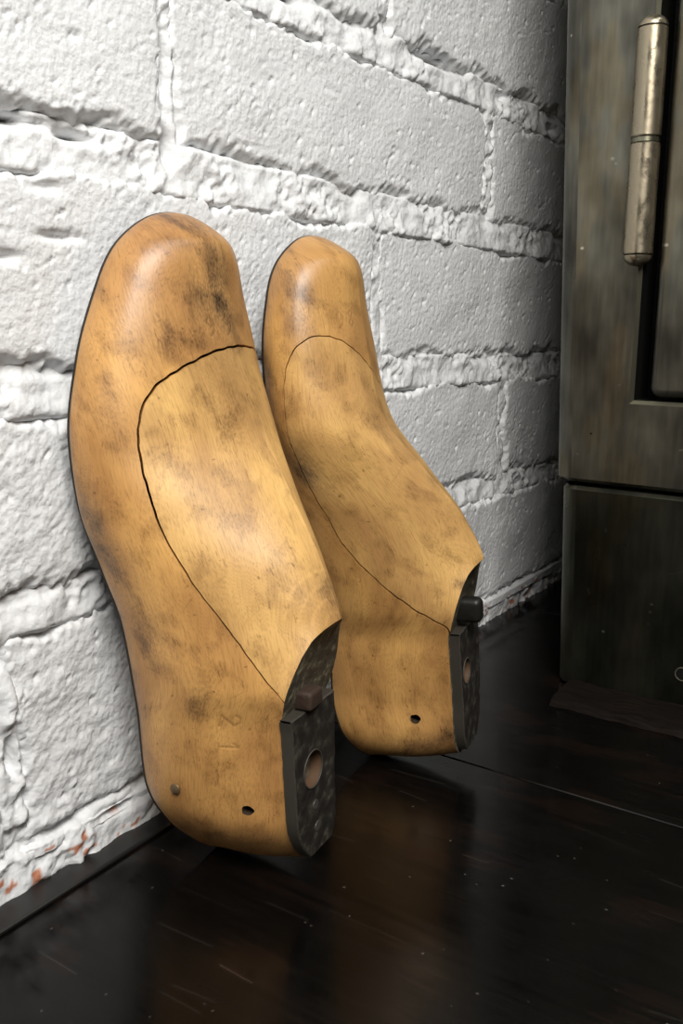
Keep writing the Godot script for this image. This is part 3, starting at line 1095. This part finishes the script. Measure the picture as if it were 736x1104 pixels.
# a steel shell with a rounded upright corner towards the wall: outline in plan (x, z), extruded from y0 to y1, leaning a little in z
func shell(x0: float, z0: float, x1: float, z1: float, r: float, y0: float, y1: float, lean: float, ch: float, hole := Rect2()) -> ArrayMesh:
	var b := Bag.new()
	var plan := PackedVector2Array()
	var nrm := PackedVector2Array()
	for k in 13:
		var an := PI / 2 * k / 12.0
		plan.append(Vector2(x0 + r - r * sin(an), z0 + r - r * cos(an)))
		nrm.append(Vector2(-sin(an), -cos(an)))
	var ring := func(p: Vector2, n2: Vector2, y: float, inn: float) -> Vector3:
		return Vector3(p.x - n2.x * inn, y, p.y - n2.y * inn + lean * (y0 - y))
	var rows := [[y0, ch], [y0 + ch, 0.0], [y1 - ch, 0.0], [y1, ch]]
	# the side towards the wall and the rounded corner
	plan.insert(0, Vector2(x1, z0))
	nrm.insert(0, Vector2(0, -1))
	for k in plan.size() - 1:
		for j in 3:
			var ny := [-0.7, 0.0, 0.7][j] as float
			var q := []
			for c4 in [[k, j], [k + 1, j], [k + 1, j + 1], [k, j + 1]]:
				var pp: Vector3 = ring.call(plan[c4[0]], nrm[c4[0]], rows[c4[1]][0], rows[c4[1]][1])
				var nn := Vector3(nrm[c4[0]].x, ny, nrm[c4[0]].y).normalized()
				q.append(b.add(pp, nn, Vector2(pp.z - pp.x, pp.y)))
			b.quad(q[0], q[1], q[2], q[3])
	# the front, with the door opening left out
	var zs := PackedFloat32Array([z0 + r, z1])
	var ys := PackedFloat32Array([y0 + ch, y1 - ch])
	if hole.size.x > 0.0:
		zs = PackedFloat32Array([z0 + r, hole.position.x, hole.end.x, z1])
		ys = PackedFloat32Array([y0 + ch, hole.position.y, y1 - ch])
	for i in zs.size() - 1:
		for j in ys.size() - 1:
			if hole.size.x > 0.0 and i == 1 and j == 1:
				continue
			var q := []
			for c4 in [[i, j], [i + 1, j], [i + 1, j + 1], [i, j + 1]]:
				q.append(Vector3(x0, ys[c4[1]], zs[c4[0]] + (lean * (y0 - ys[c4[1]]) if c4[0] == 0 else 0.0)))
			b.face(q[0], q[1], q[2], q[3], Vector3(-1, 0, 0), Vector2(q[0].z, q[0].y), Vector2(q[1].z, q[1].y), Vector2(q[2].z, q[2].y), Vector2(q[3].z, q[3].y))
	# chamfers of the front, top and bottom
	for e in [[y0 + ch, y0, -1.0], [y1 - ch, y1, 1.0]]:
		var l0: float = lean * (y0 - e[0])
		b.face(Vector3(x0, e[0], z0 + r + l0), Vector3(x0, e[0], z1), Vector3(x0 + ch, e[1], z1), Vector3(x0 + ch, e[1], z0 + r + l0), Vector3(-1, e[2], 0), Vector2(z0, 0), Vector2(z1, 0), Vector2(z1, ch), Vector2(z0, ch))
		b.face(Vector3(x0 + ch, e[1], z0 + ch), Vector3(x0 + ch, e[1], z1), Vector3(x1, e[1], z1), Vector3(x1, e[1], z0 + ch), Vector3(0, e[2], 0), Vector2(z0, x0), Vector2(z1, x0), Vector2(z1, x1), Vector2(z0, x1))
	b.face(Vector3(x0, y0, z1), Vector3(x1, y0, z1), Vector3(x1, y1, z1), Vector3(x0, y1, z1), Vector3(0, 0, 1))
	b.face(Vector3(x1, y0, z0), Vector3(x1, y0, z1), Vector3(x1, y1, z1), Vector3(x1, y1, z0), Vector3(1, 0, 0))
	return b.mesh()

func build_cabinet() -> void:
	var cloud := noise(51, 4)
	var brush := noise(52, 3)
	var size := 1024
	rng.seed = 5
	var marks2 := PackedFloat32Array()
	marks2.resize(size * size)
	for k in 130:
		var p := Vector2(rng.randf() * size, rng.randf() * size)
		var q := p + Vector2(rng.randfn(0, 14), rng.randfn(0, 5))
		draw_stroke(marks2, size, size, p, q, 0.8, rng.randf_range(0.04, 0.22))
	for k in 160:
		var p := Vector2(rng.randf() * size, rng.randf() * size)
		draw_stroke(marks2, size, size, p, p + Vector2(1, 0), rng.randf_range(0.7, 1.5), rng.randf_range(-0.3, 0.6))
	var skin := picture(size, size, func(x: int, y: int) -> Color:
		var c := cloud.get_noise_2d(x * 0.010, y * 0.006)
		var d := brush.get_noise_2d(x * 0.11, y * 0.010)
		var rust := sstep(0.12, 0.5, cloud.get_noise_2d(x * 0.013 + 40.0, y * 0.005))
		var v := 0.355 + 0.13 * c + 0.035 * d
		var s := marks2[y * size + x]
		return Color(v * 0.97 + 0.026 * rust + s, v * 0.96 + 0.008 * rust + s, v * 0.87 - 0.015 * rust + s))
	var rough := picture(256, 256, func(x: int, y: int) -> Color:
		var v := 0.37 + 0.14 * cloud.get_noise_2d(x * 0.03, y * 0.02)
		return Color(v, v, v))
	var steel := std(Color(1, 1, 1), 1.0, 0.85)
	steel.albedo_texture = skin
	steel.roughness_texture = rough
	steel.roughness_texture_channel = BaseMaterial3D.TEXTURE_CHANNEL_GREEN
	steel.uv1_scale = Vector3(1.6, 1.6, 1.6)
	steel.heightmap_enabled = true
	steel.heightmap_texture = noise_height(512, 8, 0.03, 4)
	steel.heightmap_scale = 0.02
	var dark_steel := steel.duplicate() as StandardMaterial3D
	dark_steel.albedo_color = Color(0.66, 0.67, 0.64)
	var bare := steel.duplicate() as StandardMaterial3D
	bare.albedo_color = Color(1.3, 1.3, 1.25)
	bare.metallic = 0.95
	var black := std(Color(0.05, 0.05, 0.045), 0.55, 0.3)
	var root := base("steel_cabinet", Vector3(0.575, 0, 0))
	tag(root, "old dark steel cabinet with a barrel hinge, standing on the boards at right", "cabinet")
	var o := Vector3(-0.575, 0, 0)
	var open := Rect2(0.1265, 0.1915, 0.36, 0.70)
	put("frame", shell(0.575, 0.0795, 1.0, 0.62, 0.013, 0.1395, 0.95, 0.035, 0.0022, open), steel, root, o)
	put("plinth", shell(0.5755, 0.0885, 1.0, 0.615, 0.012, 0.0, 0.1365, 0.035, 0.0022), dark_steel, root, o)
	put("seam", chamfered(Vector3(0.590, 0.128, 0.10), Vector3(0.99, 0.148, 0.60), 0.001), black, root, o)
	# reveal of the door opening: bevel, then the deep sides
	var rv := Bag.new()
	var y_top := 0.89
	var zl := 0.1265
	var zr := 0.4865
	var yb := 0.1915
	var x0 := 0.575
	var be := 0.0022
	rv.face(Vector3(x0, yb, zl), Vector3(x0, y_top, zl), Vector3(x0 + be, y_top, zl + be), Vector3(x0 + be, yb + be, zl + be), Vector3(-1, 0, 1))
	rv.face(Vector3(x0, yb, zl), Vector3(x0, yb, zr), Vector3(x0 + be, yb + be, zr), Vector3(x0 + be, yb + be, zl + be), Vector3(-1, 1, 0))
	put("opening_edge", rv.mesh(), bare, root, o)
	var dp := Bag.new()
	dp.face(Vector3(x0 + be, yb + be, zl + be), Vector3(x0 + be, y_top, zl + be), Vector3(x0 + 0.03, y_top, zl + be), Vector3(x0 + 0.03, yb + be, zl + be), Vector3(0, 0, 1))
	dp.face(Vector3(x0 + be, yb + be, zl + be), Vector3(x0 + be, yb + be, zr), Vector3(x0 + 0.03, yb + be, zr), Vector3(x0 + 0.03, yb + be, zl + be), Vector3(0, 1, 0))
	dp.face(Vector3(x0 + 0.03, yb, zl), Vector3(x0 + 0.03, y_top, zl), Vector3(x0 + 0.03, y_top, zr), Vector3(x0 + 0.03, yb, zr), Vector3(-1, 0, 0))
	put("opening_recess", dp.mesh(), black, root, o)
	put("door", rounded_slab(Vector3(0.5735, 0.1965, 0.1385), Vector3(0.603, 0.885, 0.4840), 0.005), steel, root, o)
	# hinge: two knuckles, two caps
	var axis := Vector3(0.5720, 0, 0.1265)
	var turned := std(Color(1, 1, 1), 0.34, 0.92)
	turned.albedo_color = Color(0.62, 0.58, 0.50)
	turned.roughness_texture = rough
	turned.roughness = 0.9
	turned.heightmap_enabled = true
	turned.heightmap_texture = steel.heightmap_texture
	turned.heightmap_scale = 0.006
	turned.uv1_scale = Vector3(12, 12, 12)
	var rr := 0.0086
	for kn in [[0.2800, 0.3425, rr], [0.3455, 0.4045, rr * 0.99]]:
		var c := 0.0008
		put("hinge_knuckle", lathe(PackedVector2Array([Vector2(0, kn[0]), Vector2(kn[2] - c, kn[0]), Vector2(kn[2] - c, kn[0]), Vector2(kn[2], kn[0] + c), Vector2(kn[2], kn[0] + c), Vector2(kn[2], kn[1] - c), Vector2(kn[2], kn[1] - c), Vector2(kn[2] - c, kn[1]), Vector2(kn[2] - c, kn[1]), Vector2(0, kn[1])]), 40), turned, root, axis + o)
	put("hinge_washer", lathe(PackedVector2Array([Vector2(0, 0.3428), Vector2(rr * 0.93, 0.3428), Vector2(rr * 0.93, 0.3428), Vector2(rr * 0.93, 0.3452), Vector2(rr * 0.93, 0.3452), Vector2(0, 0.3452)]), 40), bare, root, axis + o)
	for cp in [[0.2797, -1.0], [0.4048, 1.0]]:
		var pr := PackedVector2Array([Vector2(rr * 0.96, cp[0])])
		for k in range(0, 9):
			var an := PI / 2 * k / 8.0
			pr.append(Vector2(rr * 0.96 * cos(an), cp[0] + cp[1] * (0.0004 + 0.0058 * sin(an))))
		if cp[1] < 0.0:
			pr.reverse()
		put("hinge_cap", lathe(pr, 40), turned, root, axis + o)
	# a bored hole low on the front with a bright worn rim
	var ring := TorusMesh.new()
	ring.inner_radius = 0.0036
	ring.outer_radius = 0.0046
	ring.rings = 32
	ring.ring_segments = 8
	var hr := put("bolt_rim", ring, bare, root, Vector3(0.5753, 0.0250, 0.1715) + o)
	hr.rotation.z = PI / 2
	var disc := CylinderMesh.new()
	disc.top_radius = 0.0038
	disc.bottom_radius = 0.0038
	disc.height = 0.0012
	var bd := put("bolt_head", disc, black, root, Vector3(0.5756, 0.0250, 0.1715) + o)
	bd.rotation.z = PI / 2
	# splintered strip of wood along the foot of the cabinet
	var sp := Bag.new()
	var rough_n := noise(61, 3)
	var nz := 150
	var prof := [Vector2(0.5745, 0.0002), Vector2(0.5745, 0.0050), Vector2(0.5690, 0.0062), Vector2(0.5600, 0.0058), Vector2(0.5500, 0.0050), Vector2(0.5420, 0.0042), Vector2(0.5375, 0.0030), Vector2(0.5358, 0.0002)]
	for i in nz + 1:
		var z := lerpf(0.1010, 0.52, float(i) / nz)
		for j in prof.size():
			var q: Vector2 = prof[j]
			var live := 1.0 if j > 0 and j < prof.size() - 1 else 0.0
			var dx := 0.0016 * rough_n.get_noise_2d(z * 50.0, j * 2.0) * (1.0 if j > 3 else 0.3)
			var dy := 0.0022 * rough_n.get_noise_2d(z * 28.0, j * 1.3 + 20.0) * live
			sp.add(Vector3(minf(q.x + dx, 0.5745), maxf(q.y + dy, 0.0002), z), Vector3.UP, Vector2(z, q.x))
	for i in nz:
		for j in prof.size() - 1:
			var k := i * prof.size() + j
			var a := sp.v[k + 1] - sp.v[k]
			var bb := sp.v[k + prof.size()] - sp.v[k]
			var nn := a.cross(bb).normalized()
			if nn.y + nn.x * -0.3 < 0.0:
				nn = -nn
			for q in [k, k + 1, k + prof.size(), k + prof.size() + 1]:
				sp.n[q] = (sp.n[q] * 0.5 + nn * 0.5).normalized()
			sp.quad(k, k + 1, k + prof.size() + 1, k + prof.size())
	var cap := []
	for q in prof:
		cap.append(sp.v[prof.find(q)])
	for j in range(1, prof.size() - 1):
		sp.tri(sp.add(cap[0], Vector3(0, 0, -1)), sp.add(cap[j], Vector3(0, 0, -1)), sp.add(cap[j + 1], Vector3(0, 0, -1)))
	var bark := picture(512, 128, func(x: int, y: int) -> Color:
		var g := brush.get_noise_2d(x * 0.012, y * 0.25)
		var v := 0.055 + 0.05 * maxf(g, -0.3)
		return Color(v * 1.25, v * 0.92, v * 0.72))
	var splinter := std(Color(1, 1, 1), 0.75)
	splinter.albedo_texture = bark
	splinter.uv1_scale = Vector3(2.5, 20, 1)
	splinter.metallic_specular = 0.2
	splinter.heightmap_enabled = true
	splinter.heightmap_texture = bark
	splinter.heightmap_scale = 0.2
	var st := put("wood_strip", sp.mesh(), splinter)
	tag(st, "splintered dark wooden strip lying along the foot of the steel cabinet", "strip")

# slab whose front face (towards -x) has rounded edges
func rounded_slab(lo: Vector3, hi: Vector3, r: float) -> ArrayMesh:
	var b := Bag.new()
	var st := 8
	# profile rings from the sides to the front: inset and x
	var rings := [[0.0, hi.x, Vector2(1, 0)]]
	for k in st + 1:
		var an := PI / 2 * k / st
		rings.append([r - r * cos(an), lo.x + r - r * sin(an), Vector2(cos(an), sin(an))])
	var rc := 0.006
	var loop := []
	for c in [[lo.z + rc, lo.y + rc, PI], [hi.z - rc, lo.y + rc, PI * 1.5], [hi.z - rc, hi.y - rc, 0.0], [lo.z + rc, hi.y - rc, PI / 2]]:
		for k in 7:
			var an: float = c[2] + PI / 2 * k / 6.0
			loop.append([Vector2(c[0], c[1]) + Vector2(cos(an), sin(an)) * rc, Vector2(cos(an), sin(an))])
	var m := loop.size()
	for rg in rings:
		for l in loop:
			var p: Vector2 = l[0] - l[1] * rg[0]
			var nn := Vector3(-rg[2].y, l[1].y * rg[2].x, l[1].x * rg[2].x).normalized()
			b.add(Vector3(rg[1], p.y, p.x), nn, Vector2(p.x + rg[1], p.y))
	for i in rings.size() - 1:
		for j in m:
			var j2 := (j + 1) % m
			b.quad(i * m + j, i * m + j2, (i + 1) * m + j2, (i + 1) * m + j)
	var c0 := b.add(Vector3(lo.x, (lo.y + hi.y) / 2, (lo.z + hi.z) / 2), Vector3(-1, 0, 0), Vector2((lo.z + hi.z) / 2 + lo.x, (lo.y + hi.y) / 2))
	var l0 := (rings.size() - 1) * m
	for j in m:
		b.tri(c0, l0 + j, l0 + (j + 1) % m)
	return b.mesh()

func last_material(maps: Array, tint: Color) -> StandardMaterial3D:
	var m := std(tint, 0.43)
	m.albedo_texture = maps[0]
	m.heightmap_enabled = true
	m.heightmap_texture = maps[1]
	m.heightmap_scale = 0.03
	m.clearcoat_enabled = true
	m.clearcoat = 0.16
	m.clearcoat_roughness = 0.3
	return m

func build_lasts() -> void:
	var dirt := noise_height(512, 3, 0.02, 4)
	var scuff := NoiseTexture2D.new()
	scuff.width = 512
	scuff.height = 512
	scuff.seamless = true
	scuff.noise = noise(91, 5)
	(scuff.noise as FastNoiseLite).frequency = 0.012
	var ramp := Gradient.new()
	ramp.offsets = PackedFloat32Array([0.0, 0.5, 0.72, 1.0])
	ramp.colors = PackedColorArray([Color(0.13, 0.12, 0.11), Color(0.17, 0.16, 0.15), Color(0.23, 0.22, 0.20), Color(0.36, 0.35, 0.32)])
	scuff.color_ramp = ramp
	var iron := std(Color(1.7, 1.66, 1.5), 0.5)
	iron.albedo_texture = scuff
	iron.uv1_scale = Vector3(2, 2, 2)
	iron.heightmap_enabled = true
	iron.heightmap_texture = dirt
	iron.heightmap_scale = 0.04
	var leather := std(Color(0.95, 0.93, 0.9), 0.5)
	leather.albedo_texture = scuff
	leather.heightmap_enabled = true
	leather.heightmap_texture = dirt
	leather.heightmap_scale = 0.03
	leather.uv1_scale = Vector3(1.5, 1.5, 1.5)
	var sole := std(Color(0.13, 0.11, 0.09), 0.5)
	var tube := std(Color(0.33, 0.24, 0.16), 0.7)
	var rim := std(Color(0.24, 0.225, 0.20), 0.6)
	var near_outline := PackedVector2Array([Vector2(223.7, -18), Vector2(225, 0), Vector2(223.3, 13.8), Vector2(219.6, 25.5), Vector2(215.3, 36.5), Vector2(210.9, 45.9), Vector2(204.3, 53.6), Vector2(195.3, 59.6), Vector2(185.8, 61.4), Vector2(172.5, 61.4), Vector2(158.2, 60.9), Vector2(144.8, 59.2), Vector2(131.3, 55.4), Vector2(120.4, 50.7), Vector2(110.8, 46.1), Vector2(103.2, 42.5), Vector2(91.7, 36.3), Vector2(85.5, 30.5), Vector2(82, 26), Vector2(64, 20), Vector2(60, 0), Vector2(62, -10), Vector2(80.3, -16), Vector2(83, -24.4), Vector2(90.6, -39), Vector2(102, -54.3), Vector2(115, -65.4), Vector2(130, -70.5), Vector2(145.4, -68.8), Vector2(159.4, -66), Vector2(176.6, -60.8), Vector2(194.2, -56), Vector2(210.9, -50), Vector2(219, -38)])
	var far_outline := PackedVector2Array([Vector2(214.4, -0.3), Vector2(203.8, 13.6), Vector2(196, 30), Vector2(186, 47), Vector2(172.5, 57), Vector2(158.2, 60), Vector2(144.8, 59.2), Vector2(131.3, 55.4), Vector2(120.4, 50.7), Vector2(110.8, 46.1), Vector2(91.7, 36.3), Vector2(82, 26), Vector2(64, 20), Vector2(60, 0), Vector2(62, -10), Vector2(80.3, -16.1), Vector2(82.9, -24.4), Vector2(90.6, -39), Vector2(102, -54.3), Vector2(115, -65.4), Vector2(130.1, -70.5), Vector2(145.4, -68.8), Vector2(159.4, -66), Vector2(176.6, -60.8), Vector2(194.2, -55.9), Vector2(210.9, -54.1), Vector2(223.3, -50.5), Vector2(230.3, -44.2), Vector2(232.8, -35), Vector2(231.5, -25.4), Vector2(225.1, -14.1)])
	var frame_near := Transform3D(Basis(Vector3(-0.00201, 0.99949, -0.03178), Vector3(-0.98979, 0.00254, 0.14252), Vector3(0.14253, 0.03174, 0.98928)), Vector3(0.28829, 0.00299, 0.00713))
	var frame_far := Transform3D(Basis(Vector3(-0.04548, 0.99722, -0.0591), Vector3(-0.97703, -0.03207, 0.21066), Vector3(0.20817, 0.06732, 0.97577)), Vector3(0.41151, 0.00069, 0.01678))
	# stains: centre (along, round), reach, depth, greyness
	var near_maps := wood_maps(201, [["2", Vector2(75.5, 50), 8.5, -PI / 2, 1.0], ["1", Vector2(63.6, 50.6), 8.5, -PI / 2, 1.0], ["9", Vector2(233, 12.9), 8.0, PI, 1.0], ["9", Vector2(233.5, 2.5), 8.0, PI, 1.0]],
		[[Vector2(245, 6), Vector2(22, 14), 0.34, 1.2], [Vector2(158, 92), Vector2(9, 7), 0.35, 2.0], [Vector2(140, 88), Vector2(14, 9), 0.22, 1.0], [Vector2(125, 3), Vector2(9, 9), 0.20, 0.6], [Vector2(108, 84), Vector2(12, 8), 0.24, 0.8], [Vector2(276, 8), Vector2(7, 26), 0.30, 0.1], [Vector2(230, 34), Vector2(9, 16), 0.18, 0.3], [Vector2(205, 20), Vector2(20, 14), 0.12, 0.3], [Vector2(16, 45), Vector2(7, 30), 0.22, 0.6], [Vector2(83, 66), Vector2(9, 6), 0.18, 0.8], [Vector2(200, 70), Vector2(14, 6), 0.16, 0.2]],
		[[Vector2(112, 3), 4, 5.5, -1.3, 1.3]])
	var far_maps := wood_maps(305, [["9", Vector2(238.7, -20), 8.0, PI, -1.0], ["8", Vector2(239, -12), 8.0, PI, -1.0]],
		[[Vector2(245, -40), Vector2(18, 10), 0.22, 0.6], [Vector2(168, -62), Vector2(12, 7), 0.34, 1.4], [Vector2(205, -70), Vector2(22, 8), 0.30, 1.4], [Vector2(22, -20), Vector2(6, 7), 0.30, 0.8], [Vector2(190, -8), Vector2(12, 8), 0.16, 0.4], [Vector2(150, -2), Vector2(10, 6), 0.14, 0.4], [Vector2(104, -18), Vector2(3, 4), 0.25, 0.3], [Vector2(12, -40), Vector2(8, 20), 0.25, 0.6]], [])
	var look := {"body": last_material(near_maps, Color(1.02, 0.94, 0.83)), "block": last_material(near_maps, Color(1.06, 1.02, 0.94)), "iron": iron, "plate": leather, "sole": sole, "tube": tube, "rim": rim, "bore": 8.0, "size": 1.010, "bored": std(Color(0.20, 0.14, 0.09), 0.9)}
	var a := make_last("shoe_last", 1.0, near_outline, 0.5, look, frame_near, [[Vector2(34.4, 63.4), 2.3, 1.0, 14.0], [Vector2(83.5, 50.2), 0.7, 1.0, 4.0]])
	tag(a, "front wooden shoe last with stamped numerals and a nail head low on its heel", "shoe last", "pair of wooden shoe lasts")
	var look2 := look.duplicate()
	look2.body = last_material(far_maps, Color(1.01, 0.945, 0.84))
	look2.block = last_material(far_maps, Color(1.04, 1.0, 0.92))
	look2.bore = 6.6
	look2.size = 1.0069
	var b := make_last("shoe_last", -1.0, far_outline, 0.44, look2, frame_far, [[Vector2(29.3, 60.0), 2.5, 1.0, 14.0]])
	tag(b, "rear wooden shoe last half hidden by the front one, black catch jutting out", "shoe last", "pair of wooden shoe lasts")
	# catches in the scoops
	var rust := std(Color(0.20, 0.14, 0.10), 0.7)
	rust.heightmap_enabled = true
	rust.heightmap_texture = dirt
	rust.heightmap_scale = 0.1
	put("catch", pebble(Vector3(0.0772, 0.001, 0.078), Vector3(0.0855, 0.0125, 0.0885), 0.0018), rust, a)
	put("catch", pebble(Vector3(0.0800, -0.0025, 0.078), Vector3(0.0935, 0.0065, 0.0945), 0.0036), std(Color(0.14, 0.135, 0.12), 0.45, 0.4), b)
	# rivet heads
	var brass := std(Color(0.45, 0.37, 0.27), 0.5, 0.6)
	var dome := SphereMesh.new()
	dome.radius = 0.0027
	dome.height = 0.0020
	dome.radial_segments = 20
	dome.rings = 8
	var nail := put("nail_head", dome, brass, a, Vector3(40.5, 30.6, 31.4) * 0.001)
	nail.rotation.x = -0.12
	var stub := std(Color(0.33, 0.32, 0.30), 0.5, 0.4)
	for q in [Vector3(32.8, 5.3, 85.35), Vector3(22.3, 4.2, 85.35)]:
		var d := CylinderMesh.new()
		d.top_radius = 0.0021
		d.bottom_radius = 0.0023
		d.height = 0.0006
		d.radial_segments = 16
		var nh := put("plate_nail", d, stub, a, q * 0.001)
		nh.rotation.x = PI / 2
